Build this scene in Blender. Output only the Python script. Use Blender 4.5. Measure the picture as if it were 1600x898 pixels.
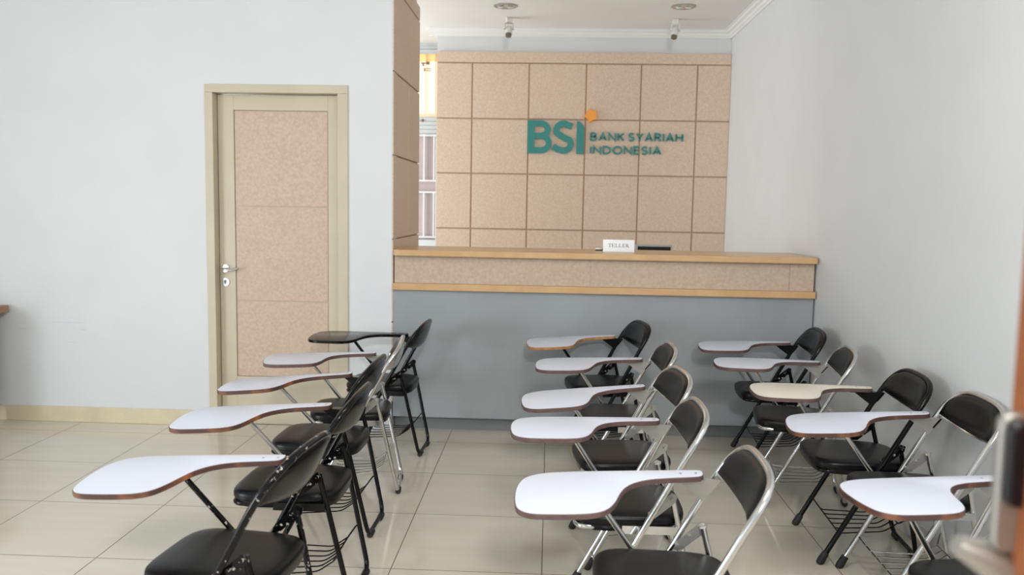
import bpy, bmesh, math, random
from mathutils import Vector, Matrix
random.seed(7)
PI = math.pi
for o in list(bpy.data.objects): bpy.data.objects.remove(o)
S = bpy.context.scene
COL = S.collection

# ---------------------------------------------------------------- camera
cam_d = bpy.data.cameras.new('camera'); cam = bpy.data.objects.new('camera', cam_d); COL.objects.link(cam)
yaw, pit, rol = -0.0438082, 0.0970843, 0.0174317
fw = Vector((math.sin(yaw)*math.cos(pit), math.cos(yaw)*math.cos(pit), -math.sin(pit)))
rt = Vector((math.cos(yaw), -math.sin(yaw), 0)); upv = rt.cross(fw)
r2 = rt*math.cos(rol)+upv*math.sin(rol); u2 = upv*math.cos(rol)-rt*math.sin(rol)
cam.matrix_world = Matrix(((r2.x, u2.x, -fw.x, 0), (r2.y, u2.y, -fw.y, 0), (r2.z, u2.z, -fw.z, 1.444), (0, 0, 0, 1)))
cam_d.sensor_width = 36.0; cam_d.lens = 1310.713/1600*36.0; cam_d.clip_start = 0.02; cam_d.clip_end = 100
cam_d.dof.use_dof = True; cam_d.dof.focus_distance = 3.6; cam_d.dof.aperture_fstop = 2.8
S.camera = cam

# ---------------------------------------------------------------- colour management, world, light
S.view_settings.view_transform = 'Standard'; S.view_settings.look = 'None'
S.view_settings.exposure = -0.57; S.view_settings.gamma = 1.0; S.view_settings.use_curve_mapping = False
W = bpy.data.worlds.new('world'); S.world = W; W.use_nodes = True
W.node_tree.nodes['Background'].inputs[0].default_value = (0.86, 0.93, 1.0, 1)
W.node_tree.nodes['Background'].inputs[1].default_value = 1.2

def area(name, loc, target, sx, sy, power, col=(1, 1, 1)):
    d = bpy.data.lights.new(name, 'AREA'); d.shape = 'RECTANGLE'; d.size = sx; d.size_y = sy; d.energy = power; d.color = col
    o = bpy.data.objects.new(name, d); COL.objects.link(o); o.location = loc
    o.rotation_euler = (Vector(target)-Vector(loc)).to_track_quat('-Z', 'Y').to_euler()
    return o
# ceiling lamps of the waiting room, both above the picture, and the window light of the shop front
area('ceiling_lamp_light', (0.55, -2.0, 3.0), (0.1, 3.2, 0.6), 0.32, 0.32, 145, (1.0, 0.985, 0.98))
area('ceiling_panel_light', (0.35, 1.5, 3.02), (0.2, 2.6, 0.0), 1.2, 0.5, 46, (1.0, 0.98, 0.95))
area('shop_front_light', (-3.6, -2.6, 1.9), (-0.8, 4.2, 1.3), 2.4, 2.2, 28, (0.90, 0.97, 1.0))
area('side_window_light', (-4.6, 1.2, 1.05), (1.6, 3.4, 1.1), 2.4, 1.4, 225, (0.86, 0.93, 1.0))
area('teller_room_light', (-2.9, 7.3, 1.5), (1.2, 7.0, 2.3), 1.8, 2.2, 118, (0.95, 0.98, 1.0))

# ---------------------------------------------------------------- materials
def lin(c):
    return tuple(((x/255)/12.92 if x/255 <= 0.04045 else ((x/255+0.055)/1.055)**2.4) for x in c)+(1,)
def mat(name, rgb, rough=0.5, metal=0.0, spec=0.5, var=0.0, scale=20.0, bump=0.0, bscale=200.0, emis=0.0, rgb2=None, detail=4.0, lo=0.35, hi=0.65, coat=0.0):
    m = bpy.data.materials.new(name); m.use_nodes = True; nt = m.node_tree; b = nt.nodes['Principled BSDF']
    c = lin(rgb)
    b.inputs['Base Color'].default_value = c; b.inputs['Roughness'].default_value = rough
    b.inputs['Metallic'].default_value = metal; b.inputs['Specular IOR Level'].default_value = spec
    b.inputs['Coat Weight'].default_value = coat
    if emis: b.inputs['Emission Color'].default_value = c; b.inputs['Emission Strength'].default_value = emis
    tc = nt.nodes.new('ShaderNodeTexCoord')
    if var or rgb2:
        n = nt.nodes.new('ShaderNodeTexNoise'); n.inputs['Scale'].default_value = scale; n.inputs['Detail'].default_value = detail
        nt.links.new(tc.outputs['Object'], n.inputs['Vector'])
        r = nt.nodes.new('ShaderNodeValToRGB'); r.color_ramp.elements[0].position = lo; r.color_ramp.elements[1].position = hi
        if rgb2: r.color_ramp.elements[0].color = c; r.color_ramp.elements[1].color = lin(rgb2)
        else:
            r.color_ramp.elements[0].color = tuple(x*(1-var) for x in c[:3])+(1,); r.color_ramp.elements[1].color = tuple(min(1, x*(1+var)) for x in c[:3])+(1,)
        nt.links.new(n.outputs['Fac'], r.inputs['Fac']); nt.links.new(r.outputs['Color'], b.inputs['Base Color'])
    if bump:
        n2 = nt.nodes.new('ShaderNodeTexNoise'); n2.inputs['Scale'].default_value = bscale; n2.inputs['Detail'].default_value = 3
        nt.links.new(tc.outputs['Object'], n2.inputs['Vector'])
        bp = nt.nodes.new('ShaderNodeBump'); bp.inputs['Strength'].default_value = bump; bp.inputs['Distance'].default_value = 0.002
        nt.links.new(n2.outputs['Fac'], bp.inputs['Height']); nt.links.new(bp.outputs['Normal'], b.inputs['Normal'])
    return m
M = {}
M['wall'] = mat('wall_paint', (217, 219, 220), 0.55, var=0.015, scale=3, bump=0.06, bscale=60)
M['ceil'] = mat('ceiling_paint', (226, 225, 221), 0.7, var=0.01, scale=2)
M['cornice'] = mat('cornice_paint', (230, 231, 228), 0.6)
M['cream'] = mat('cream_door_paint', (200, 189, 166), 0.42, var=0.03, scale=4)
M['skirt'] = mat('cream_skirting_tile', (212, 198, 168), 0.3, var=0.05, scale=9)
M['mdf'] = mat('beige_fibre_board', (210, 184, 161), 0.62, rgb2=(224, 202, 182), scale=90, detail=6, bump=0.15, bscale=150)
M['mdf2'] = mat('pale_speckled_board', (184, 163, 142), 0.55, rgb2=(196, 177, 157), scale=55, detail=6)
M['doorp'] = mat('mottled_door_board', (194, 168, 148), 0.5, rgb2=(204, 183, 162), scale=60, detail=8, bump=0.3, bscale=60)
M['wood'] = mat('light_wood_lacquer', (200, 160, 114), 0.3, rgb2=(210, 172, 126), scale=8, detail=8)
M['groove'] = mat('groove_wood', (192, 150, 110), 0.55)
M['grey'] = mat('grey_laminate', (150, 155, 157), 0.42, var=0.05, scale=2.5)
M['greyd'] = mat('grey_kick_laminate', (122, 124, 126), 0.4)
M['chrome'] = mat('chrome', (214, 214, 212), 0.16, 1.0)
M['steel'] = mat('brushed_steel', (190, 188, 184), 0.3, 1.0)
M['plate'] = mat('zinc_plate', (178, 176, 170), 0.42, 0.8)
M['blk'] = mat('black_enamel', (9, 9, 10), 0.18, 0.0, spec=0.28)
M['chip'] = mat('chipped_black_enamel', (9, 9, 10), 0.18, rgb2=(190, 186, 176), scale=60, detail=3, lo=0.62, hi=0.65, spec=0.28)
M['vinyl'] = mat('black_vinyl', (9, 10, 12), 0.33, spec=0.28, bump=0.05, bscale=400)
M['rubber'] = mat('black_rubber', (30, 30, 32), 0.6)
M['white'] = mat('white_laminate', (215, 220, 233), 0.28)
M['creamlam'] = mat('cream_laminate', (226, 220, 206), 0.3)
M['blklam'] = mat('black_laminate', (44, 42, 40), 0.16)
M['edge'] = mat('brown_edge_band', (98, 76, 73), 0.5, var=0.15, scale=30)
M['edgeworn'] = mat('worn_edge_band', (80, 54, 48), 0.55, rgb2=(160, 102, 62), scale=9, detail=5, lo=0.50, hi=0.72)
M['edgeraw'] = mat('raw_wood_edge', (178, 130, 80), 0.6, var=0.2, scale=40)
M['teal'] = mat('teal_letter', (20, 128, 124), 0.45)
M['orange'] = mat('orange_star', (245, 158, 40), 0.45)
M['sign'] = mat('white_acrylic', (226, 228, 230), 0.25)
M['ink'] = mat('grey_ink', (110, 110, 112), 0.5)
M['screen'] = mat('black_screen', (8, 9, 10), 0.2)
M['bezel'] = mat('grey_bezel', (170, 170, 168), 0.4)
M['lampw'] = mat('lamp_white_paint', (222, 221, 214), 0.35)
M['lampg'] = mat('lamp_reflector', (205, 205, 200), 0.12, 1.0)
M['lampd'] = mat('lamp_dark_inside', (120, 118, 112), 0.4, 0.6)
M['brown'] = mat('red_brown_wood', (150, 84, 44), 0.45, rgb2=(166, 96, 52), scale=12, detail=6)
M['grip'] = mat('black_grip', (18, 16, 24), 0.35)
M['slat'] = mat('grey_shutter_slat', (205, 208, 208), 0.5)
M['grille'] = mat('white_grille_paint', (236, 236, 236), 0.4)
M['mauve'] = mat('mauve_grey_panel', (188, 172, 170), 0.5, var=0.04, scale=6)
M['lit'] = mat('lit_cream_pane', (255, 240, 214), 0.5, emis=0.82)
M['litor'] = mat('lit_orange_pane', (255, 196, 130), 0.5, emis=0.7)
M['darkmark'] = mat('grey_letter_backside', (150, 130, 110), 0.5)
M['deskd'] = mat('dark_desk_panel', (70, 72, 74), 0.5)
M['scuff'] = mat('pencil_scuff', (200, 202, 206), 0.6)

def floor_mat():
    m = bpy.data.materials.new('polished_floor_tiles'); m.use_nodes = True; nt = m.node_tree; b = nt.nodes['Principled BSDF']
    L = nt.links; N = nt.nodes
    g = N.new('ShaderNodeNewGeometry'); sp = N.new('ShaderNodeSeparateXYZ'); L.new(g.outputs['Position'], sp.inputs[0])
    def mth(op, a, c=None, d=None):
        n = N.new('ShaderNodeMath'); n.operation = op
        for i, x in enumerate((a, c, d)):
            if x is None: continue
            if isinstance(x, (int, float)): n.inputs[i].default_value = x
            else: L.new(x, n.inputs[i])
        return n.outputs[0]
    def cell(sock, off):
        t = mth('DIVIDE', mth('SUBTRACT', sock, off), 0.6)
        fl = mth('FLOOR', t); fr = mth('SUBTRACT', t, fl)
        d = mth('MULTIPLY', mth('MINIMUM', fr, mth('SUBTRACT', 1.0, fr)), 0.6)
        return d, fl
    dx, ix = cell(sp.outputs[0], -0.6027); dy, iy = cell(sp.outputs[1], 3.1884)
    d = mth('MINIMUM', dx, dy)
    line = mth('LESS_THAN', d, 0.0021)
    cv = N.new('ShaderNodeCombineXYZ'); L.new(ix, cv.inputs[0]); L.new(iy, cv.inputs[1])
    wn = N.new('ShaderNodeTexWhiteNoise'); L.new(cv.outputs[0], wn.inputs['Vector'])
    # soft streaks running along x, as in the stone print
    mp = N.new('ShaderNodeMapping'); mp.inputs['Scale'].default_value = (0.9, 9.0, 1); L.new(g.outputs['Position'], mp.inputs[0])
    ad = N.new('ShaderNodeVectorMath'); ad.operation = 'ADD'; L.new(mp.outputs[0], ad.inputs[0]); L.new(wn.outputs['Color'], ad.inputs[1])
    nz = N.new('ShaderNodeTexNoise'); nz.inputs['Scale'].default_value = 1.6; nz.inputs['Detail'].default_value = 4; L.new(ad.outputs[0], nz.inputs['Vector'])
    cr = N.new('ShaderNodeValToRGB'); cr.color_ramp.elements[0].position = 0.3; cr.color_ramp.elements[1].position = 0.7
    cr.color_ramp.elements[0].color = lin((212, 204, 188)); cr.color_ramp.elements[1].color = lin((217, 210, 195)); L.new(nz.outputs['Fac'], cr.inputs[0])
    mx = N.new('ShaderNodeMix'); mx.data_type = 'RGBA'; L.new(line, mx.inputs[0]); L.new(cr.outputs[0], mx.inputs[6]); mx.inputs[7].default_value = lin((112, 104, 92))
    L.new(mx.outputs[2], b.inputs['Base Color'])
    L.new(mth('ADD', mth('MULTIPLY', line, 0.5), 0.10), b.inputs['Roughness'])
    b.inputs['Specular IOR Level'].default_value = 0.55
    return m
M['floor'] = floor_mat()

# ---------------------------------------------------------------- mesh helpers
def new_bm(): return bmesh.new()
def bx(bm, x0, x1, y0, y1, z0, z1):
    v = [bm.verts.new((x, y, z)) for x in (x0, x1) for y in (y0, y1) for z in (z0, z1)]
    for f in ((0, 1, 3, 2), (4, 6, 7, 5), (0, 4, 5, 1), (2, 3, 7, 6), (0, 2, 6, 4), (1, 5, 7, 3)): bm.faces.new([v[i] for i in f])
def frames(pts, closed):
    n = len(pts); T = []
    for i in range(n):
        a = pts[i-1] if (i > 0 or closed) else pts[i]; c = pts[(i+1) % n] if (i < n-1 or closed) else pts[i]
        T.append((c-a).normalized())
    ref = Vector((0, 0, 1)) if abs(T[0].z) < 0.9 else Vector((1, 0, 0))
    u = (ref-T[0]*ref.dot(T[0])).normalized(); F = []
    for i in range(n):
        if i:
            q = T[i-1].rotation_difference(T[i]); u = (q @ u); u = (u-T[i]*u.dot(T[i])).normalized()
        F.append((u.copy(), T[i].cross(u)))
    return F
def tube(bm, pts, r, seg=12, closed=False, flat=1.0):
    pts = [Vector(p) for p in pts]; F = frames(pts, closed); rings = []
    for i, (p, (u, w)) in enumerate(zip(pts, F)):
        ri = r[i] if isinstance(r, (list, tuple)) else r
        rings.append([bm.verts.new(p+u*math.cos(2*PI*k/seg)*ri+w*math.sin(2*PI*k/seg)*ri*flat) for k in range(seg)])
    m = len(rings)
    for i in range(m if closed else m-1):
        a, b = rings[i], rings[(i+1) % m]
        for k in range(seg): bm.faces.new((a[k], a[(k+1) % seg], b[(k+1) % seg], b[k]))
    if not closed: bm.faces.new(rings[0][::-1]); bm.faces.new(rings[-1])
def prism(bm, poly, z0, z1, fn=None):
    """closed 2D outline extruded between z0 and z1; fn maps (a, b, c) to 3D"""
    fn = fn or (lambda a, b, c: (a, b, c))
    lo = [bm.verts.new(fn(a, b, z0)) for a, b in poly]; hi = [bm.verts.new(fn(a, b, z1)) for a, b in poly]
    n = len(poly)
    for i in range(n): bm.faces.new((lo[i], lo[(i+1) % n], hi[(i+1) % n], hi[i]))
    bm.faces.new(lo[::-1]); bm.faces.new(hi)
def round_path(pts, r, n=5, closed=False):
    """round the corners of a polyline"""
    P = [Vector(p) for p in pts]; out = []
    m = len(P)
    for i in range(m):
        if not closed and i in (0, m-1): out.append(P[i]); continue
        a, b, c = P[i-1], P[i], P[(i+1) % m]
        ra = min(r, (a-b).length*0.49, (c-b).length*0.49)
        s = b+(a-b).normalized()*ra; e = b+(c-b).normalized()*ra
        for k in range(n+1):
            t = k/n; out.append(s*(1-t)**2+b*2*t*(1-t)+e*t*t)
    return out
def obj(name, bm, m, parent=None, bevel=0.0, smooth=True, seg=2):
    bmesh.ops.recalc_face_normals(bm, faces=bm.faces[:])
    me = bpy.data.meshes.new(name); bm.to_mesh(me); bm.free()
    for mm in (m if isinstance(m, (list, tuple)) else [m]): me.materials.append(mm)
    o = bpy.data.objects.new(name, me); COL.objects.link(o)
    if parent: o.parent = parent
    if smooth:
        for p in me.polygons: p.use_smooth = True
    if bevel:
        b = o.modifiers.new('bevel', 'BEVEL'); b.width = bevel; b.segments = seg; b.limit_method = 'ANGLE'; b.angle_limit = math.radians(40)
    if smooth:
        try:
            bm2 = bmesh.new(); bm2.from_mesh(me)
            for e in bm2.edges:
                if len(e.link_faces) == 2 and e.calc_face_angle(0) > math.radians(38): e.smooth = False
            bm2.to_mesh(me); bm2.free()
        except Exception: pass
    return o
def box_obj(name, x0, x1, y0, y1, z0, z1, m, parent=None, bevel=0.0):
    bm = new_bm(); bx(bm, x0, x1, y0, y1, z0, z1); return obj(name, bm, m, parent, bevel, smooth=False)
def struct(o): o['kind'] = 'structure'; return o
def thing(name, label, cat, loc=(0, 0, 0), rotz=0.0, group=None):
    o = bpy.data.objects.new(name, None); COL.objects.link(o); o.location = loc; o.rotation_euler = (0, 0, rotz)
    o.empty_display_size = 0.1
    o['label'] = label; o['category'] = cat
    if group: o['group'] = group
    return o

# ---------------------------------------------------------------- room shell
XR = 1.64; YW = 5.21; YB = 8.0; ZC = 3.08; ZH = 3.26; XL = -4.7; YF = -3.4
struct(box_obj('floor', XL-0.15, XR+0.15, YF, 8.95, -0.12, 0.0, M['floor']))
bm = new_bm(); bx(bm, XL-0.15, XR+0.15, 5.30, 8.95, ZC, ZC+0.3); bx(bm, XL-0.15, XR+0.15, YF, 5.30, ZH, ZH+0.12)
struct(obj('ceiling', bm, M['ceil'], smooth=False))
struct(box_obj('wall_right', XR, XR+0.15, YF, 8.95, 0, ZH, M['wall']))
struct(box_obj('wall_left', XL-0.15, XL, YF, 8.95, 0, ZH, M['wall']))
# wall with the door (front face at YW), opening x -2.13..-1.29, z 0..2.135
bm = new_bm()
bx(bm, XL, -2.135, YW, YW+0.15, 0, ZH); bx(bm, -1.285, -0.985, YW, YW+0.15, 0, ZH); bx(bm, -2.135, -1.285, YW, YW+0.15, 2.135, ZH)
struct(obj('wall_front', bm, M['wall'], smooth=False))
# return wall running back from its end, clad with board
struct(box_obj('wall_return', -1.14, -1.0, YW+0.15, 6.225, 0, ZC, M['wall']))
struct(box_obj('wall_back', -1.09, XR, YB, YB+0.12, 0, ZC, M['wall']))
bm = new_bm(); bx(bm, XL, -2.3, 8.7, 8.85, 0, ZC); bx(bm, -0.75, XR, 8.7, 8.85, 0, ZC)
struct(obj('wall_rear', bm, M['wall'], smooth=False))

# panel cladding: bevelled boards over a groove backing
gz = [0.185, 0.70, 1.2225, 1.7425, 2.2535, 2.766, 2.868]
gx = [-1.088, -0.7545, -0.2225, 0.309, 0.8165, 1.333, XR-0.002]
bm = new_bm(); bx(bm, -1.088, XR-0.002, YB-0.012, YB-0.001, 0.0, 2.862)
struct(obj('trim_1', bm, M['groove'], smooth=False))
bm = new_bm(); g = 0.006
for i in range(len(gx)-1):
    for j in range(len(gz)-2):
        bx(bm, gx[i]+(g if i else 0), gx[i+1]-(g if i < len(gx)-2 else 0), YB-0.026, YB-0.013, gz[j]+g, gz[j+1]-g)
    bx(bm, gx[i]+(g if i else 0), gx[i+1]-(g if i < len(gx)-2 else 0), YB-0.026, YB-0.013, 0.0, gz[0]-g)
bx(bm, gx[0], gx[-1], YB-0.026, YB-0.013, gz[5]+g, gz[6])
for z in gz[1:6]: bx(bm, gx[0], gx[-1], YB-0.0205, YB-0.013, z-0.0022, z+0.0022)
struct(obj('trim_2', bm, M['mdf'], bevel=0.0025, smooth=False))
bm = new_bm(); bx(bm, -0.999, -0.99, YW+0.002, 6.225, 0.0, 2.862)
struct(obj('trim_3', bm, M['groove'], smooth=False))
gy = [YW+0.002, 5.765, 6.232]
bm = new_bm()
for i in range(2):
    for j in range(len(gz)-2):
        bx(bm, -0.989, -0.977, gy[i]+(0.004 if i else 0), gy[i+1]-(0.004 if i == 0 else 0), gz[j]+0.005, gz[j+1]-0.005)
bx(bm, -0.989, -0.977, gy[0], gy[-1], gz[5]+0.005, gz[6])
struct(obj('trim_4', bm, M['mdf'], bevel=0.003, smooth=False))

# stepped cornice
def cornice(bm, a, b, nrm):
    a = Vector(a); b = Vector(b); n = Vector(nrm)
    prof = [(0, -0.07), (0.014, -0.07), (0.018, -0.056), (0.03, -0.05), (0.034, -0.03), (0.056, -0.022), (0.062, -0.008), (0.075, -0.006), (0.075, 0), (0, 0)]
    d = (b-a).normalized(); va, vb = [], []
    for o_, z in prof:
        va.append(bm.verts.new(a+n*o_+Vector((0, 0, ZC+z)))); vb.append(bm.verts.new(b+n*o_+Vector((0, 0, ZC+z))))
    k = len(prof)
    for i in range(k): bm.faces.new((va[i], va[(i+1) % k], vb[(i+1) % k], vb[i]))
    bm.faces.new(va[::-1]); bm.faces.new(vb)
bm = new_bm(); cornice(bm, (XR, 5.30, 0), (XR, YB, 0), (-1, 0, 0)); struct(obj('trim_5', bm, M['cornice'], smooth=False))
bm = new_bm(); cornice(bm, (-1.165, YB, 0), (XR-0.002, YB, 0), (0, -1, 0)); cornice(bm, (-1.09, YB, 0), (-1.09, YB+0.12, 0), (-1, 0, 0))
struct(obj('trim_6', bm, M['cornice'], smooth=False))
# skirting along the door wall
bm = new_bm(); bx(bm, XL, -2.165, YW-0.012, YW, 0, 0.10)
struct(obj('baseboard_front', bm, M['skirt'], bevel=0.003, smooth=False))
bm = new_bm(); bx(bm, XR-0.010, XR, YF, YW-0.06, 0, 0.10)
struct(obj('baseboard_right', bm, mat('pale_skirting', (206, 204, 198), 0.35), bevel=0.003, smooth=False))
# faint scuffs on the door wall
bm = new_bm()
for (x0, x1, z0, dz) in ((-3.18, -2.98, 0.647, 0.004), (-2.955, -2.90, 0.567, 0.003), (-3.0, -2.965, 0.60, 0.005), (-3.42, -3.35, 0.60, 0.004), (-3.10, -3.03, 0.52, 0.002)):
    bx(bm, x0, x1, YW-0.0006, YW+0.001, z0, z0+dz)
struct(obj('trim_7', bm, M['scuff'], smooth=False))

# ---------------------------------------------------------------- door
door = bpy.data.objects.new('door_1', None); COL.objects.link(door); door.location = (-1.71, YW, 0); door['kind'] = 'structure'
def dpart(name, bm, m, bevel=0.0, parent=door, smooth=False):
    o = obj(name, bm, m, parent, bevel, smooth)
    if parent is door: o.location = -Vector(door.location)
    return o
bm = new_bm()   # frame: jambs and head, recessed stop
for x0, x1 in ((-2.16, -2.108), (-1.325, -1.26)): bx(bm, x0, x1, YW-0.012, YW+0.15, 0, 2.112)
bx(bm, -2.16, -1.26, YW-0.012, YW+0.15, 2.112, 2.162)
dpart('door_frame', bm, M['cream'], 0.003)
YD = YW+0.06
bm = new_bm()   # leaf: stiles and rails round a recessed board
lx0, lx1, lz0, lz1 = -2.104, -1.329, 0.004, 2.108
px0, px1, pz0, pz1 = -2.003, -1.403, 0.315, 2.012
bx(bm, lx0, px0, YD, YD+0.04, lz0, lz1); bx(bm, px1, lx1, YD, YD+0.04, lz0, lz1)
bx(bm, px0, px1, YD, YD+0.04, pz1, lz1); bx(bm, px0, px1, YD, YD+0.04, lz0, pz0)
bx(bm, px0, px1, YD+0.012, YD+0.04, pz0, pz1)
leaf = dpart('door_leaf', bm, M['cream'], 0.002)
bm = new_bm()
zs = [pz0, 0.808, 1.412, pz1]
for i in range(3): bx(bm, px0+0.004, px1-0.004, YD+0.006, YD+0.013, zs[i]+(0.003 if i else 0.004), zs[i+1]-(0.003 if i < 2 else 0.004))
o = obj('door_panel', bm, M['doorp'], leaf, 0.0015, False)
def disc(bm, c, r, d, n=24, axis='y'):
    c = Vector(c); a = Vector((0, 1, 0)); pts = [c, c-a*d]
    tube(bm, pts, r, n)
hx = -2.069
bm = new_bm(); disc(bm, (hx, YD, 1.014), 0.025, 0.008); disc(bm, (hx, YD-0.008, 1.014), 0.016, 0.006); obj('handle_rose', bm, M['steel'], leaf)
bm = new_bm(); tube(bm, round_path([(hx-0.004, YD-0.005, 1.014), (hx-0.004, YD-0.048, 1.012), (hx+0.03, YD-0.052, 1.008), (hx+0.07, YD-0.05, 1.006), (hx+0.1, YD-0.046, 1.022)], 0.015, 5), [0.0075]*8+[0.0065]*50, 12) if False else tube(bm, round_path([(hx-0.004, YD-0.005, 1.014), (hx-0.004, YD-0.048, 1.012), (hx+0.03, YD-0.052, 1.008), (hx+0.07, YD-0.05, 1.006), (hx+0.1, YD-0.046, 1.022)], 0.015, 5), 0.0068, 12)
obj('door_handle', bm, M['steel'], leaf)
bm = new_bm(); disc(bm, (hx, YD, 0.926), 0.026, 0.007); obj('lock_rose', bm, M['steel'], leaf)
bm = new_bm(); prism(bm, [(0.009*math.cos(a)+hx, 0.932+0.009*math.sin(a)) for a in [k*PI/8-0.4 for k in range(10)]]+[(hx-0.004, 0.912), (hx+0.004, 0.912)], YD-0.0085, YD-0.0065, lambda a, b, c: (a, c, b))
obj('keyhole', bm, M['greyd'], leaf, smooth=False)

# ---------------------------------------------------------------- rear glazed door seen through the gap
win = bpy.data.objects.new('window_1', None); COL.objects.link(win); win.location = (-1.5, 8.7, 0); win['kind'] = 'structure'
def wpart(name, bm, m, bevel=0.0):
    o = obj(name, bm, m, win, bevel, False); o.location = -Vector(win.location); return o
wx0, wx1 = -2.3, -0.75
bm = new_bm()
for k, z in enumerate((2.985, 3.02, 3.052)): prism(bm, [(8.70, z), (8.70, z+0.03), (8.712, z+0.03), (8.706, z)], wx0, wx1, lambda a, b, c: (c, a, b))
for z in (2.175, 2.215, 2.255, 2.295): prism(bm, [(8.70, z), (8.70, z+0.036), (8.712, z+0.038), (8.705, z)], wx0, wx1, lambda a, b, c: (c, a, b))
bx(bm, wx0, wx1, 8.712, 8.73, 2.97, 3.08); bx(bm, wx0, wx1, 8.712, 8.73, 2.165, 2.335)
wpart('shutter_slats', bm, M['slat'])
bm = new_bm(); bx(bm, wx0, wx1, 8.74, 8.75, 2.335, 2.90); wpart('lit_pane', bm, M['lit'])
bm = new_bm(); bx(bm, wx0, wx1, 8.74, 8.75, 2.90, 2.975); wpart('orange_lit_pane', bm, M['litor'])
bm = new_bm()
for (x0, x1, z0, z1) in ((-1.36, -1.30, 2.876, 2.892), (-1.30, -1.268, 2.87, 2.90), (-1.345, -1.325, 2.85, 2.88), (-1.33, -1.31, 2.80, 2.835), (-1.30, -1.25, 2.805, 2.813), (-1.30, -1.25, 2.825, 2.833), (-1.36, -1.30, 2.30, 2.306), (-1.34, -1.32, 2.285, 2.315)):
    bx(bm, x0, x1, 8.695 if z0 < 2.4 else 8.736, 8.7 if z0 < 2.4 else 8.741, z0, z1)
wpart('outdoor_letters', bm, M['darkmark'])
bm = new_bm()
for x in (-2.05, -1.80, -1.555, -1.306, -1.207, -0.96): bx(bm, x-0.003, x+0.003, 8.715, 8.74, 2.36, 2.97)
bx(bm, wx0, wx1, 8.71, 8.74, 2.335, 2.372)
wpart('window_frame', bm, mat('cream_window_frame', (240, 222, 190), 0.45))
bm = new_bm(); bx(bm, wx0, wx1, 8.75, 8.76, 0.95, 2.165); wpart('outdoor_panel', bm, M['mauve'])
bm = new_bm()
for x in (-2.2, -2.02, -1.84, -1.66, -1.48, -1.315, -1.212, -1.187, -1.0, -0.85):
    bx(bm, x-0.007, x+0.007, 8.70, 8.72, 1.095, 1.57); bx(bm, x-0.007, x+0.007, 8.70, 8.72, 1.687, 2.165)
for z in (2.15, 1.687, 1.569, 1.105): bx(bm, wx0, wx1, 8.698, 8.722, z-0.008, z+0.008)
wpart('grille', bm, M['grille'])
bm = new_bm(); bx(bm, wx0, wx1, 8.7, 8.78, 0, 1.075); bx(bm, -1.19, -1.165, 8.69, 8.74, 1.0, 2.16); wpart('door_base', bm, M['wall'])

# ---------------------------------------------------------------- counter
ctr = thing('teller_counter', 'long teller counter with grey laminate front and light wood edges', 'counter', (0.33, 5.3, 0))
def cpart(name, bm, m, bevel=0.0, label=None):
    o = obj(name, bm, m, ctr, bevel, False); o.location = -Vector(ctr.location)
    if label: o['label'] = label
    return o
cx0, cx1 = -0.976, 1.63
bm = new_bm(); bx(bm, cx0, cx1, YW, YW+0.36, 0.095, 0.909); cpart('front_panel', bm, M['grey'], 0.002, 'grey laminate front panel')
bm = new_bm(); bx(bm, cx0, cx1, YW+0.075, YW+0.34, 0, 0.096); cpart('kick_board', bm, M['greyd'])
bm = new_bm(); bx(bm, cx0+0.002, XR-0.008, YW-0.035, YW+0.30, 0.909, 0.951); cpart('wood_ledge', bm, M['wood'], 0.004, 'light wood ledge below the speckled band')
bm = new_bm()
for a, b in ((cx0+0.008, 0.258), (0.2585, 1.4765), (1.478, cx1-0.004)): bx(bm, a, b, YW+0.0, YW+0.28, 0.951, 1.123)
cpart('fascia_panel', bm, M['mdf2'], 0.0008, 'pale speckled board band under the top')
bm = new_bm(); prism(bm, [(cx0+0.022, 5.155), (XR-0.012, 5.155), (XR-0.003, 5.73), (-0.92, 5.705), (cx0+0.003, 5.66), (cx0+0.003, 5.2)], 1.123, 1.161)
cpart('countertop', bm, M['wood'], 0.005, 'light wood countertop')

# ---------------------------------------------------------------- lettering helpers (flat strokes with real thickness)
def ribbon(bm, pts, w, y0, y1, closed=False):
    """a stroke of width w through 2D points (x, z), extruded in y"""
    P = [Vector((a, b)) for a, b in pts]; n = len(P); Lf, Rt = [], []
    for i in range(n):
        if closed: a, c = P[i-1], P[(i+1) % n]
        else: a, c = P[max(i-1, 0)], P[min(i+1, n-1)]
        d1 = (P[i]-a); d2 = (c-P[i])
        d1 = d1.normalized() if d1.length > 1e-9 else d2.normalized(); d2 = d2.normalized() if d2.length > 1e-9 else d1
        t = (d1+d2).normalized(); k = 1/max(0.5, t.dot(d1)); nn = Vector((-t.y, t.x))*w/2*k
        Lf.append(P[i]+nn); Rt.append(P[i]-nn)
    rows = [[bm.verts.new((q.x, y, q.y)) for q in s] for y in (y0, y1) for s in (Lf, Rt)]
    fl, fr, bl, br = rows
    for i in range(n if closed else n-1):
        j = (i+1) % n
        bm.faces.new((fl[i], fl[j], fr[j], fr[i])); bm.faces.new((bl[i], br[i], br[j], bl[j]))
        bm.faces.new((fl[i], bl[i], bl[j], fl[j])); bm.faces.new((fr[i], fr[j], br[j], br[i]))
    if not closed:
        for i in (0, -1): bm.faces.new((fl[i], fr[i], br[i], bl[i]))
def arc(cx, cz, rx, rz, a0, a1, n=14):
    return [(cx+rx*math.cos(math.radians(a0+(a1-a0)*k/n)), cz+rz*math.sin(math.radians(a0+(a1-a0)*k/n))) for k in range(n+1)]
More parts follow.
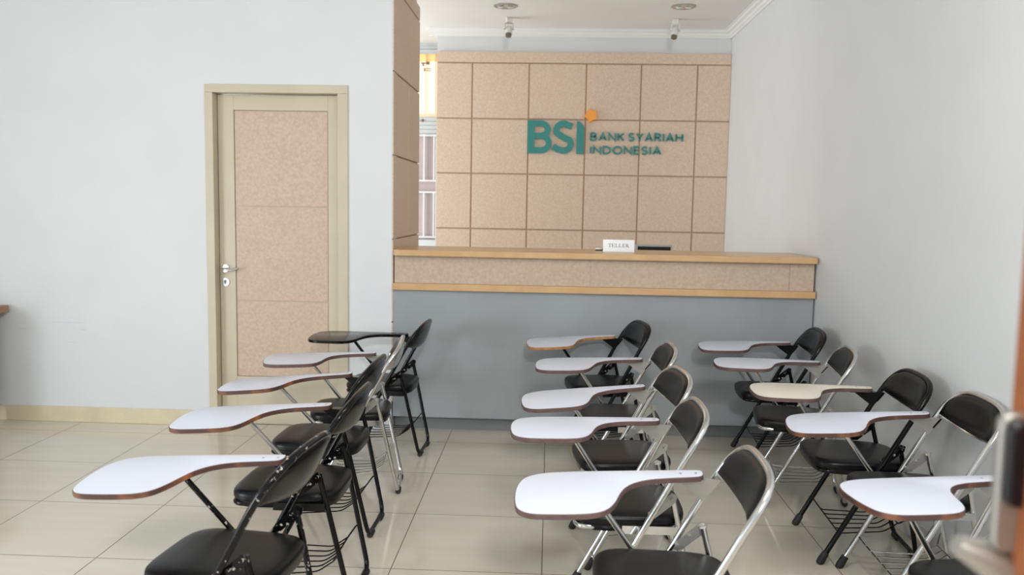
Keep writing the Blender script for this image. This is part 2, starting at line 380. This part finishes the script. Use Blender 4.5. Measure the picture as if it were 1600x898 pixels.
GL = {  # unit box 0..w wide, 0..1 high
    'B': (0.60, [[(0, 0), (0, 1)], [(0, 1), (.3, 1)]+arc(.3, .76, .22, .24, 90, -90)+[(0, .52)], [(.3, .52)]+arc(.32, .26, .25, .26, 90, -90)+[(0, 0)]]),
    'A': (0.72, [[(0, 0), (.36, 1), (.72, 0)], [(.12, .3), (.60, .3)]]),
    'N': (0.66, [[(0, 0), (0, 1), (.66, 0), (.66, 1)]]),
    'K': (0.58, [[(0, 0), (0, 1)], [(.56, 1), (.04, .47)], [(.2, .62), (.58, 0)]]),
    'S': (0.52, [arc(.27, .75, .24, .25, 35, 235, 14)[:-1]+[(.14, .54), (.36, .46)]+arc(.25, .25, .25, .25, 55, -150, 16)]),
    'Y': (0.62, [[(0, 1), (.31, .48), (.62, 1)], [(.31, .5), (.31, 0)]]),
    'R': (0.58, [[(0, 0), (0, 1), (.28, 1)]+arc(.28, .75, .24, .25, 90, -90)+[(0, .5)], [(.24, .5), (.56, 0)]]),
    'I': (0.0, [[(0, 0), (0, 1)]]),
    'H': (0.64, [[(0, 0), (0, 1)], [(.64, 0), (.64, 1)], [(0, .52), (.64, .52)]]),
    'D': (0.68, [[(0, 0), (0, 1), (.25, 1)]+arc(.25, .5, .43, .5, 90, -90, 18)+[(0, 0)]]),
    'O': (0.84, ['loop', arc(.42, .5, .42, .5, 0, 360, 28)[:-1]]),
    'E': (0.46, [[(.46, 1), (0, 1), (0, 0), (.46, 0)], [(0, .52), (.42, .52)]]),
}
def word(text, x0, x1, z0, z1, w, y0, y1, m, parent, gap=0.30, sp=0.55):
    h = z1-z0-w; tot = 0
    for i, ch in enumerate(text): tot += sp if ch == ' ' else GL[ch][0]+(gap if i < len(text)-1 and text[i+1] != ' ' else 0)
    sc = (x1-x0-w)/tot; x = x0+w/2
    for i, ch in enumerate(text):
        if ch == ' ': x += sp*sc; continue
        bm = new_bm(); st = GL[ch][1]; closed = False
        for s in st:
            if s == 'loop': closed = True; continue
            ribbon(bm, [(x+a*sc, z0+w/2+b*h) for a, b in s], w, y0, y1, closed)
        o = obj('letter', bm, m, parent, smooth=False); o.location = -Vector(parent.location)
        x += (GL[ch][0]+(gap if i < len(text)-1 and text[i+1] != ' ' else 0))*sc

YS = YB-0.027
sgn = thing('bank_sign', 'teal raised bank lettering with small orange star on the panelled wall', 'sign', (0.5, YS, 2.1))
def big(name, bm, m, bevel=0.001):
    o = obj(name, bm, m, sgn, bevel, False); o.location = -Vector(sgn.location); return o
wB = 0.062; ya, yb = YS-0.022, YS-0.001
# B
bm = new_bm(); x0, z0, z1 = -0.227, 1.938, 2.243
ribbon(bm, [(x0+wB/2+0.002, z0), (x0+wB/2+0.002, z1)], wB+0.004, ya-0.0008, yb+0.0004)
zt, zb = z1-wB/2*0.9, z0+wB/2*0.9; zm = 2.1
ribbon(bm, [(x0+0.03, zt), (x0+0.12, zt)]+arc(x0+0.12, (zt+zm)/2, 0.067, (zt-zm)/2, 90, -90, 16)+[(x0+0.03, zm)], wB*0.9, ya, yb-0.0004)
ribbon(bm, [(x0+0.03, zm), (x0+0.12, zm)]+arc(x0+0.125, (zb+zm)/2, 0.074, (zm-zb)/2, 90, -90, 16)+[(x0+0.03, zb)], wB*0.9, ya+0.0004, yb)
big('letter', bm, M['teal'], 0)
# S
bm = new_bm()
ribbon(bm, [(0.188, 2.188)]+arc(0.108, 2.155, 0.068, 0.060, 55, 200, 14)+[(0.062, 2.118), (0.10, 2.094), (0.14, 2.074)]+arc(0.108, 2.028, 0.070, 0.062, 40, -95, 14)+[(0.055, 1.978), (0.012, 2.005)], wB*0.93, ya, yb)
big('letter', bm, M['teal'], 0)
# I with a cut corner
bm = new_bm(); prism(bm, [(0.231, 1.938), (0.301, 1.938), (0.301, 2.17), (0.297, 2.195), (0.285, 2.215), (0.262, 2.233), (0.232, 2.243)], ya, yb, lambda a, b, c: (a, c, b))
big('letter', bm, M['teal'])
bm = new_bm(); pts = []
for k in range(5):
    for rr, da in ((0.070, 0), (0.046, 36)):
        a = math.radians(72*k+da+90+22); pts.append((0.362+rr*math.cos(a), 2.292+rr*math.sin(a)))
prism(bm, pts, YS-0.026, YS-0.001, lambda a, b, c: (a, c, b)); o = big('star', bm, M['orange'], 0.002); o['label'] = 'orange five-pointed star'
word('BANK SYARIAH', 0.356, 1.221, 2.058, 2.141, 0.0165, YS-0.014, YS-0.001, M['teal'], sgn)
word('INDONESIA', 0.358, 1.024, 1.937, 2.017, 0.0165, YS-0.014, YS-0.001, M['teal'], sgn)

# ---------------------------------------------------------------- things on and behind the counter
ts = thing('teller_sign', 'small white desk sign reading TELLER standing on the countertop', 'sign', (0.442, 5.40, 1.161))
bm = new_bm(); prism(bm, [(-0.014, 0), (0.014, 0), (0.006, 0.079), (-0.006, 0.079)], -0.1, 0.1, lambda a, b, c: (c, a, b))
obj('sign_block', bm, M['sign'], ts, 0.0015, smooth=False)
def serif(bm, ch, x, s, h, w):
    Y0, Y1 = -0.0002, 0.0012
    def rb(p, ww=w): ribbon(bm, [(x+a*s, b*h) for a, b in p], ww, Y0, Y1)
    t = w*0.45
    if ch == 'T': rb([(.35, 0), (.35, 1)]); rb([(0, .97), (.7, .97)], t); rb([(.2, .02), (.5, .02)], t); rb([(.01, .97), (.01, .75)], t); rb([(.69, .97), (.69, .75)], t)
    if ch == 'E': rb([(.12, 0), (.12, 1)]); rb([(0, .97), (.6, .97)], t); rb([(0, .03), (.62, .03)], t); rb([(.12, .5), (.45, .5)], t); rb([(.6, .97), (.6, .78)], t); rb([(.62, .03), (.62, .25)], t); rb([(.45, .38), (.45, .62)], t)
    if ch == 'L': rb([(.12, 0), (.12, 1)]); rb([(0, .97), (.28, .97)], t); rb([(0, .03), (.6, .03)], t); rb([(.6, .03), (.6, .28)], t)
    if ch == 'R': rb([(.12, 0), (.12, 1)]); rb([(0, .97), (.3, .97)]+arc(.3, .74, .2, .23, 90, -90, 8)+[(.12, .51)], t*1.2); rb([(.3, .5), (.62, 0)]); rb([(0, .03), (.26, .03)], t); rb([(.55, .02), (.72, .02)], t)
x = -0.066
for ch in 'TELLER':
    bm = new_bm(); serif(bm, ch, x, 0.027, 0.022, 0.0042); x += 0.0225
    o = obj('letter', bm, M['ink'], ts, smooth=False); o.location = (0, -0.0118, 0.031); o.rotation_euler = (-0.10, 0, 0)
mon = thing('monitor', 'dark screen with thin grey bezel peeking over the counter right of the sign', 'monitor', (0.735, 5.98, 0.84))
bm = new_bm(); bx(bm, -0.132, 0.132, -0.01, 0.03, 0.12, 0.347); obj('housing', bm, M['bezel'], mon, 0.005, smooth=False)
bm = new_bm(); bx(bm, -0.112, 0.120, -0.012, -0.0095, 0.14, 0.334); obj('screen', bm, M['screen'], mon, smooth=False)
bm = new_bm(); tube(bm, [(0, 0.012, 0.01), (0, 0.012, 0.16)], 0.02, 12); bx(bm, -0.1, 0.1, -0.06, 0.08, 0, 0.012); obj('stand', bm, M['bezel'], mon, smooth=False)
dk = thing('teller_desk', 'low work desk hidden behind the teller counter', 'desk', (0.5, 6.0, 0))
bm = new_bm(); bx(bm, -1.0, 1.1, -0.24, 0.30, 0.80, 0.84); obj('desk_top', bm, M['wood'], dk, 0.003, smooth=False)
for x_ in (-0.96, 1.06):
    bm = new_bm(); bx(bm, x_-0.02, x_+0.02, -0.2, 0.28, 0, 0.80); obj('side_panel', bm, M['grey'], dk, smooth=False)
st = thing('stapler', 'small dark stapler poking out left of the white teller sign', 'stapler', (0.322, 5.50, 1.161), 0.0)
bm = new_bm(); bx(bm, -0.022, 0.055, -0.012, 0.012, 0.0, 0.006); obj('base', bm, M['blk'], st, 0.002, smooth=False)
bm = new_bm(); prism(bm, [(-0.024, 0.008), (0.05, 0.006), (0.05, 0.018), (-0.02, 0.022)], -0.01, 0.01, lambda a, b, c: (a, c, b)); obj('arm', bm, M['steel'], st, 0.003, smooth=False)

# ---------------------------------------------------------------- ceiling lamps over the teller area
def downlight(x, y, label):
    t = thing('downlight', label, 'ceiling light', (x, y, ZC), 0, 'round downlights over the teller area')
    bm = new_bm()
    prof = [(0.100, -0.0005), (0.100, -0.005), (0.090, -0.008), (0.080, -0.004), (0.076, -0.0015), (0.074, -0.0008)]
    n = 32; R = [[bm.verts.new((r*math.cos(2*PI*k/n), r*math.sin(2*PI*k/n), z)) for k in range(n)] for r, z in prof]
    for a, b in zip(R, R[1:]):
        for k in range(n): bm.faces.new((a[k], a[(k+1) % n], b[(k+1) % n], b[k]))
    obj('trim_ring', bm, M['steel'], t)
    bm = new_bm(); prof = [(0.078, -0.002), (0.055, -0.0045), (0.03, -0.002), (0.001, -0.001)]
    R = [[bm.verts.new((r*math.cos(2*PI*k/n), r*math.sin(2*PI*k/n), z)) for k in range(n)] for r, z in prof]
    for a, b in zip(R, R[1:]):
        for k in range(n): bm.faces.new((a[k], a[(k+1) % n], b[(k+1) % n], b[k]))
    obj('reflector', bm, M['lampg'], t)
    for s in (-1, 1):
        bm = new_bm(); tube(bm, [(s*0.012, 0, -0.009), (s*0.03, 0, -0.011), (s*0.055, 0, -0.010), (s*0.062, 0, -0.009)], [0.004, 0.009, 0.009, 0.004], 10)
        obj('bulb', bm, M['lampw'], t)
downlight(-0.404, 7.085, 'left round recessed downlight in the ceiling over the teller area')
downlight(1.046, 7.06, 'right round recessed downlight in the ceiling, nearer the side wall')
def spot(x, y, tilt, az, label):
    t = thing('spotlight', label, 'spotlight', (x, y, ZC), az, 'white ceiling spotlights')
    bm = new_bm(); bx(bm, -0.026, 0.026, -0.022, 0.022, -0.045, 0); obj('mount', bm, M['lampw'], t, 0.004, smooth=False)
    bm = new_bm()
    bx(bm, -0.032, 0.032, -0.012, 0.012, -0.052, -0.047)
    for s in (-1, 1): bx(bm, s*0.034-0.002, s*0.034+0.002, -0.012, 0.012, -0.105, -0.047)
    tube(bm, [(-0.044, 0, -0.098), (0.044, 0, -0.098)], 0.005, 8)
    obj('yoke', bm, M['steel'], t, smooth=False)
    bm = new_bm()
    tube(bm, [(0, 0, 0.028), (0, 0, 0.02), (0, 0, -0.012), (0, 0, -0.014), (0, 0, -0.055)], [0.016, 0.024, 0.026, 0.031, 0.031], 18)
    o = obj('lamp_head', bm, M['lampw'], t); o.location = (0, 0, -0.098); o.rotation_euler = (tilt, 0.18, 0)
    bm = new_bm(); tube(bm, [(0, 0, -0.0555), (0, 0, -0.075), (0, 0, -0.0755)], [0.027, 0.025, 0.02], 18); q = obj('lens', bm, M['lampd'], o)
    return t
spot(-0.395, 7.52, -0.45, 0.25, 'left white spotlight hanging from the ceiling by the cornice')
spot(1.052, 7.53, -0.40, -0.1, 'right white spotlight hanging from the ceiling by the cornice')

# ---------------------------------------------------------------- desk at the left edge
d2 = thing('side_desk', 'desk with brown wood top cut off by the left picture edge', 'desk', (-3.95, 4.8, 0))
bm = new_bm(); bx(bm, -0.6, 0.505, -0.35, 0.38, 0.712, 0.758); obj('desk_top', bm, mat('brown_desk_wood', (158, 118, 92), 0.45, var=0.1, scale=8), d2, 0.006, smooth=False)
bm = new_bm(); bx(bm, -0.56, 0.47, 0.20, 0.23, 0.12, 0.712); obj('modesty_panel', bm, M['deskd'], d2, smooth=False)
for x_ in (-0.54, 0.44):
    bm = new_bm(); bx(bm, x_-0.02, x_+0.02, -0.3, 0.3, 0.0, 0.712); obj('side_panel', bm, M['deskd'], d2, smooth=False)

# ---------------------------------------------------------------- open wooden door edge close to the lens at the right
dr = bpy.data.objects.new('door_2', None); COL.objects.link(dr); dr.location = (0.4845, 0.5, 0); dr['kind'] = 'structure'
bm = new_bm(); bx(bm, -0.012, 0.028, -0.3, 0.36, 0.005, 2.1); lf = obj('door_leaf', bm, M['brown'], dr, 0.002, smooth=False)
bm = new_bm(); prism(bm, round_path([(-0.038, 1.11, 0), (-0.038, 1.246, 0), (0.03, 1.25, 0), (0.03, 1.11, 0)], 0.012, 4, True) and [(v.x, v.y) for v in round_path([(-0.033, 1.105, 0), (-0.033, 1.247, 0), (0.03, 1.25, 0), (0.03, 1.105, 0)], 0.014, 4, True)], 0.335, 0.349, lambda a, b, c: (a, c, b))
obj('lock_case', bm, M['plate'], lf, 0.003, smooth=False)
bm = new_bm(); prism(bm, [(v.x, v.y) for v in round_path([(-0.029, 1.156, 0), (-0.029, 1.241, 0), (0.02, 1.242, 0), (0.02, 1.150, 0)], 0.013, 6, True)], 0.325, 0.337, lambda a, b, c: (a, c, b))
obj('grip', bm, M['grip'], lf, 0.004, smooth=False)
bm = new_bm(); tube(bm, [(-0.062, 0.35, 1.107), (-0.04, 0.35, 1.098), (0.0, 0.35, 1.075), (0.04, 0.35, 1.048)], [0.010, 0.016, 0.022, 0.024], 14)
obj('lever', bm, M['plate'], lf)

# ---------------------------------------------------------------- folding chairs with writing tablets
def mx(z): return 0.165-0.5386*z          # lean line of the main tube (local forward = +x)
HW = 0.214
def arch_z(y, z_side=0.634, h=0.130, n=3.1):
    q = min(1.0, abs(y)/HW); return z_side+h*(1-q**n)**(1/n)
def back_x(y, z):
    e = max(0.0, (z-0.634)/0.13)
    q = 1-min(1, (y/HW)**2)
    return mx(z)+0.034*e*e*q-0.006*e*(1-q)-0.048*q*min(1, max(0, (z-0.56)/0.06))
def main_tube_pts():
    L = [Vector((mx(z), HW, z)) for z in (0.012, 0.2, 0.4, 0.5, 0.58, 0.62)]
    n = 22; A = []
    for k in range(n+1):
        t = PI*k/n; c = math.cos(t); s = math.sin(t); e = 2/3.1
        y = HW*abs(c)**e*(1 if c > 0 else -1); z = 0.634+0.130*abs(s)**e
        A.append(Vector((back_x(y, z), y, z)))
    return L+A+[Vector((p.x, -p.y, p.z)) for p in L[::-1]]
def m_frame():
    bm = new_bm(); tube(bm, main_tube_pts(), 0.0108, 12)
    return bm
def m_rear():
    bm = new_bm()
    P = [(-0.142, 0.172, 0.495), (-0.165, 0.168, 0.40), (-0.246, 0.142, 0.02), (-0.248, -0.142, 0.02), (-0.165, -0.168, 0.40), (-0.142, -0.172, 0.495)]
    tube(bm, round_path(P, 0.045, 6), 0.0098, 12)
    return bm
def m_seatframe():
    bm = new_bm()
    P = [(0.172, -0.165, 0.377), (0.172, 0.165, 0.377), (-0.165, 0.16, 0.377), (-0.165, -0.16, 0.377)]
    tube(bm, round_path(P, 0.05, 5, True), 0.0095, 10, closed=True)
    # flat side rails that hinge on the main tube
    for s in (-1, 1): bx(bm, -0.165, 0.02, s*0.178-0.003, s*0.178+0.003, 0.362, 0.390)
    tube(bm, [(mx(0.377), -HW, 0.377), (mx(0.377), HW, 0.377)], 0.006, 8)
    return bm
def seat_outline(x0, x1, hw0, hw1, n=48, e=5.0):
    out = []
    for k in range(n):
        t = 2*PI*k/n; c, s = math.cos(t), math.sin(t)
        u = abs(c)**(2/e)*(1 if c > 0 else -1); v = abs(s)**(2/e)*(1 if s > 0 else -1)
        x = (x0+x1)/2+(x1-x0)/2*u; hw = hw0+(hw1-hw0)*(x-x0)/(x1-x0)
        out.append((x, v*hw))
    return out
def loft(bm, rings):
    R = [[bm.verts.new(p) for p in r] for r in rings]; n = len(R[0])
    for a, b in zip(R, R[1:]):
        for k in range(n): bm.faces.new((a[k], a[(k+1) % n], b[(k+1) % n], b[k]))
    bm.faces.new(R[0][::-1]); bm.faces.new(R[-1])
def m_seat():
    bm = new_bm(); base = seat_outline(-0.200, 0.190, 0.172, 0.186, e=4.2); cx = -0.005; rings = []
    for sc, z in ((0.975, 0.389), (1.0, 0.393), (1.005, 0.404), (0.995, 0.414), (0.965, 0.420), (0.90, 0.4235), (0.7, 0.4262), (0.35, 0.4275), (0.05, 0.428)):
        rings.append([(cx+(x-cx)*sc, y*sc, z) for x, y in base])
    loft(bm, rings); return bm
def m_pan():
    bm = new_bm(); base = seat_outline(-0.196, 0.186, 0.168, 0.182, e=4.2); cx = -0.005
    loft(bm, [[(cx+(x-cx)*sc, y*sc, z) for x, y in base] for sc, z in ((0.94, 0.3665), (0.985, 0.368), (1.0, 0.373), (1.0, 0.3895))])
    return bm
def back_surface(bm, off_f, off_b, ys=0.201, zin=0.010, zl=0.652, thick_edge=0.4):
    nu, nv = 22, 9; nrm = Vector((0.88, 0, 0.474)); G = {0: [], 1: []}
    for side, off in ((0, off_f), (1, off_b)):
        for i in range(nu+1):
            u = -1+2*i/nu; y = ys*math.sin(u*PI/2)*0.5+ys*u*0.5; row = []
            zt = arch_z(y*HW/(ys+0.008))-zin; zb = zl-0.024*(1-(y/ys)**2); zt = max(zt, zb+0.012)
            for j in range(nv+1):
                v = j/nv; z = zb+(zt-zb)*v
                puff = (1-abs(u)**6)*(1-abs(2*v-1)**6); o_ = off*(thick_edge+(1-thick_edge)*puff)
                row.append(bm.verts.new(Vector((back_x(y, z), y, z))+nrm*o_))
            G[side].append(row)
    for s in (0, 1):
        for i in range(nu):
            for j in range(nv):
                f = (G[s][i][j], G[s][i+1][j], G[s][i+1][j+1], G[s][i][j+1]); bm.faces.new(f)
    for i in range(nu):
        for j in (0, nv): bm.faces.new((G[0][i][j], G[0][i+1][j], G[1][i+1][j], G[1][i][j]))
    for j in range(nv):
        for i in (0, nu): bm.faces.new((G[0][i][j], G[0][i][j+1], G[1][i][j+1], G[1][i][j]))
def m_pad():
    bm = new_bm(); back_surface(bm, 0.026, 0.0015); return bm
def m_shell():
    bm = new_bm(); back_surface(bm, 0.0005, -0.012, ys=0.204, zin=0.004, zl=0.648, thick_edge=0.3); return bm
def m_link(s):
    bm = new_bm(); y = s*0.186
    P = [(-0.058, 0.418), (-0.072, 0.448), (-0.140, 0.507), (-0.158, 0.500), (-0.154, 0.478), (-0.085, 0.420)]
    prism(bm, P, y-0.0025, y+0.0025, lambda a, b, c: (a, c, b))
    for a, b in ((-0.070, 0.432), (-0.142, 0.490), (-0.105, 0.462)): tube(bm, [(a, y-0.012 if s > 0 else y-0.018, b), (a, y+0.018 if s > 0 else y+0.012, b)], 0.006, 10)
    return bm
def m_basket():
    bm = new_bm(); r = 0.0028
    front = [(mx(0.135), -HW+0.01, 0.135), (0.085, -0.165, 0.125), (0.085, 0.165, 0.125), (mx(0.135), HW-0.01, 0.135)]
    tube(bm, round_path(front, 0.01, 3), r*1.2, 8)
    rear = [(-0.212, -0.155, 0.185), (-0.20, -0.150, 0.185), (-0.175, -0.115, 0.150), (-0.175, 0.115, 0.150), (-0.20, 0.150, 0.185), (-0.212, 0.155, 0.185)]
    tube(bm, round_path(rear, 0.008, 3), r*1.2, 8)
    for k in range(6):
        y = -0.14+0.28*k/5; yr = y*0.8
        tube(bm, round_path([(0.088, y, 0.128), (0.07, y, 0.105), (-0.12, yr, 0.112), (-0.176, yr, 0.152)], 0.02, 3), r, 6)
    return bm
def m_frontcap(s):
    bm = new_bm(); tube(bm, [(mx(z), s*HW, z) for z in (0.0, 0.006, 0.02, 0.045, 0.05)], [0.013, 0.0155, 0.016, 0.0145, 0.0115], 12); return bm
def m_rearcap(s):
    bm = new_bm(); tube(bm, [(-0.247, s*0.128, 0.0145), (-0.2475, s*0.120, 0.0145), (-0.2475, s*0.075, 0.0145), (-0.2475, s*0.068, 0.0145)], [0.0115, 0.0142, 0.0142, 0.0115], 12); return bm
XT, YE, ZT, XF, YN = -0.127, -0.191, 0.667, 0.430, 0.103
def tablet_outline():
    raw = [(XT+0.012, YE), (0.10, YE-0.001), (0.27, YE), (0.350, YE+0.008), (0.398, YE+0.033), (0.420, YE+0.075), (0.430, YE+0.14),
           (0.428, 0.030), (0.417, 0.072), (0.385, 0.098), (0.330, YN), (0.25, YN+0.001), (0.205, 0.098), (0.172, 0.078), (0.148, 0.035), (0.132, -0.02),
           (0.112, -0.068), (0.078, -0.103), (0.030, -0.123), (-0.03, -0.130), (XT+0.02, -0.134), (XT+0.003, -0.146), (XT-0.001, -0.165), (XT+0.002, YE+0.008)]
    # two rounds of corner cutting smooth the outline
    for _ in range(2):
        q = []
        for i in range(len(raw)):
            a, b = raw[i], raw[(i+1) % len(raw)]
            q += [(a[0]*.75+b[0]*.25, a[1]*.75+b[1]*.25), (a[0]*.25+b[0]*.75, a[1]*.25+b[1]*.75)]
        raw = q
    return raw
def m_tablet():
    bm = new_bm(); O = [(x-XT, y-YE) for x, y in tablet_outline()]; c = (0.33, 0.13)
    def ring(ins, z):
        out = []; n = len(O)
        for i in range(n):
            a = Vector(O[i-1]); b = Vector(O[(i+1) % n]); t = (b-a).normalized(); nn = Vector((-t.y, t.x)); out.append((O[i][0]+nn.x*ins, O[i][1]+nn.y*ins, z))
        return out
    rings = [ring(0.002, -0.0165), ring(0, -0.015), ring(0, -0.002), ring(0.0015, -0.0003), ring(0.0025, 0.0)]
    R = [[bm.verts.new(p) for p in r] for r in rings]; n = len(O)
    for a, b in zip(R, R[1:]):
        for k in range(n): f = bm.faces.new((a[k], a[(k+1) % n], b[(k+1) % n], b[k])); f.material_index = 1
    f = bm.faces.new(R[0][::-1]); f.material_index = 1; f = bm.faces.new(R[-1]); f.material_index = 0
    return bm
def m_screw(x):
    bm = new_bm(); tube(bm, [(x, 0.028, -0.001), (x, 0.028, 0.0010)], 0.0038, 10)
    return bm
def m_bracket():
    bm = new_bm()
    y0 = -0.178
    prism(bm, [(-0.045, 0.649), (-0.120, 0.649), (-0.188, 0.640), (mx(0.575)+0.01, 0.572), (-0.13, 0.585)], y0-0.003, y0+0.003, lambda a, b, c: (a, c, b))
    bx(bm, -0.14, -0.03, y0-0.003, y0+0.035, 0.6455, 0.6495)
    prism(bm, [(-0.16, 0.60), (-0.19, 0.64), (-0.182, 0.645), (-0.152, 0.605)], y0-0.03, y0+0.003, lambda a, b, c: (a, c, b))
    return bm
CACHE = {}
def shared(key, builder, m, name, parent):
    """the first call makes the mesh object, later calls copy it"""
    if key not in CACHE: o = obj(name, builder(), m, parent); CACHE[key] = o; return o
    o = CACHE[key].copy(); COL.objects.link(o); o.parent = parent; return o
GROUP = 'folding lecture chairs with writing tablets'
def chair(pose, kind, label, top='white', edge='edge', strut='chrome', body=None):
    x, y, th, ty, sx, sy, sh = pose
    fm = M['blk'] if kind == 'black' else M['chrome']
    if body: fm = M[body]
    kk = body or kind
    t = thing('lecture_chair', label, 'chair', (x, y, 0), PI+th, GROUP)
    shared(('fr', kk), m_frame, fm, 'frame', t)
    rl = shared(('rl', kk), m_rear, fm, 'rear_leg_frame', t)
    for s in (-1, 1):
        shared(('fc', s), lambda: m_frontcap(s), M['rubber'], 'foot_cap', t)
        shared(('rc', s), lambda: m_rearcap(s), M['rubber'], 'foot_cap', t)
        shared(('lk', s, kind), lambda: m_link(s), M['plate'] if kind == 'chrome' else fm, 'hinge_link', t)
    shared(('sf', kk), m_seatframe, fm, 'seat_frame', t)
    shared(('pan', kind), m_pan, M['vinyl'] if kind == 'black' else M['blk'], 'seat_pan', t)
    shared('seat', m_seat, M['vinyl'], 'seat', t)
    shared('pad', m_pad, M['vinyl'], 'backrest', t)
    shared(('shell', kind), m_shell, fm if not body else M['blk'], 'backrest_shell', t)
    shared(('bk', kind), m_basket, fm if not body else M['blk'], 'book_basket', t)
    shared(('br', kind), m_bracket, M['plate'] if kind == 'chrome' else M['blk'], 'tablet_bracket', t)
    tb = shared(('tab', top, edge), m_tablet, [M[top], M[edge]], 'writing_tablet', t)
    RM = Matrix.Rotation(ty, 4, 'Z') @ Matrix.Rotation(-sx, 4, 'Y') @ Matrix.Rotation(sy, 4, 'X')
    TM = Matrix.Translation((XT, YE, ZT)) @ RM @ Matrix.Translation((sh, 0, 0))
    tb.matrix_local = TM
    for xs in (0.022, 0.068): shared(('scr', xs), lambda: m_screw(xs), M['steel'], 'screw', tb).matrix_local = Matrix.Identity(4)
    # strut from the underside of this tablet down to the frame
    hi = TM @ Vector((0.355, 0.035, -0.016)); lo = Vector((mx(0.315), -HW+0.018, 0.315)); kn = lo.lerp(hi, 0.97)
    bm = new_bm(); tube(bm, [lo, kn], 0.0088, 12); bx(bm, hi.x-0.02, hi.x+0.035, hi.y-0.012, hi.y+0.012, hi.z-0.005, hi.z+0.001)
    obj('tablet_strut', bm, M[strut], t)
    return t
CH = [
 ('L1', (-0.923, 2.327, -0.101, 0.063, -0.052, -0.083, 0.018), 'black', 'white', 'edgeworn', 'chip', 'chip', 'nearest chair of the left column, its black frame chipped to bare metal'),
 ('L2', (-0.934, 3.007, 0.002, 0.034, -0.054, -0.049, 0.026), 'black', 'white', 'edgeworn', 'steel', None, 'black framed chair just behind the chipped one in the left column'),
 ('L3', (-0.997, 3.611, -0.015, 0.082, -0.070, 0.005, 0.030), 'black', 'white', 'edgeworn', 'steel', None, 'black framed chair directly in front of the chrome one in the left column'),
 ('L4', (-0.990, 4.138, 0.120, 0.112, -0.004, -0.018, 0.016), 'chrome', 'white', 'edge', 'chrome', None, 'only chrome framed chair of the left column, standing before the door'),
 ('L5', (-0.961, 4.813, -0.050, 0.044, 0.006, -0.051, 0.013), 'black', 'blklam', 'blk', 'blk', None, 'chair with a black writing tablet and black frame by the pillar'),
 ('C1', (0.333, 2.285, -0.013, 0.016, -0.045, -0.082, -0.008), 'chrome', 'white', 'edge', 'chrome', None, 'nearest chrome chair of the middle column with a torn tablet edge'),
 ('C2', (0.280, 2.901, 0.012, 0.056, -0.002, -0.007, -0.015), 'chrome', 'white', 'edge', 'chrome', None, 'second chrome chair of the middle column, directly behind the nearest one'),
 ('C3', (0.313, 3.482, 0.118, -0.025, -0.072, -0.036, -0.015), 'chrome', 'white', 'edge', 'chrome', None, 'third chrome chair of the middle column, its tablet sloping forward'),
 ('C4', (0.363, 4.166, 0.033, -0.034, -0.029, -0.041, -0.013), 'chrome', 'white', 'edge', 'chrome', None, 'farthest chrome chair of the middle column, in front of the black framed one'),
 ('C5', (0.310, 4.923, 0.188, -0.079, -0.045, -0.048, -0.012), 'black', 'white', 'edgeraw', 'blk', None, 'black framed chair with raw orange tablet edge against the grey counter'),
 ('R5', (1.297, 4.852, -0.056, 0.009, -0.026, -0.038, -0.012), 'black', 'white', 'edge', 'steel', None, 'black framed chair in the far right corner by the counter'),
 ('R4', (1.250, 4.225, -0.147, 0.068, 0.003, -0.016, -0.016), 'chrome', 'white', 'edge', 'chrome', None, 'chrome chair of the right column between the two black framed ones'),
 ('R3', (1.312, 3.589, -0.052, 0.013, 0.004, -0.022, -0.002), 'black', 'creamlam', 'edge', 'steel', None, 'black framed chair with a cream tablet by the right wall'),
 ('R2', (1.362, 3.133, -0.031, -0.113, -0.080, -0.029, -0.009), 'chrome', 'white', 'edgeworn', 'chrome', None, 'chrome chair by the right wall with its whole backrest showing against white paint'),
 ('R1', (1.263, 2.302, 0.193, 0.004, 0.006, 0.001, 0.0), 'chrome', 'white', 'edgeworn', 'chrome', None, 'nearest chair of the right column, its backrest cut off by the picture edge'),
]
for key, pose, kind, top, edge, strut, body, label in CH:
    chair(pose, kind, label, top, edge, strut, body)
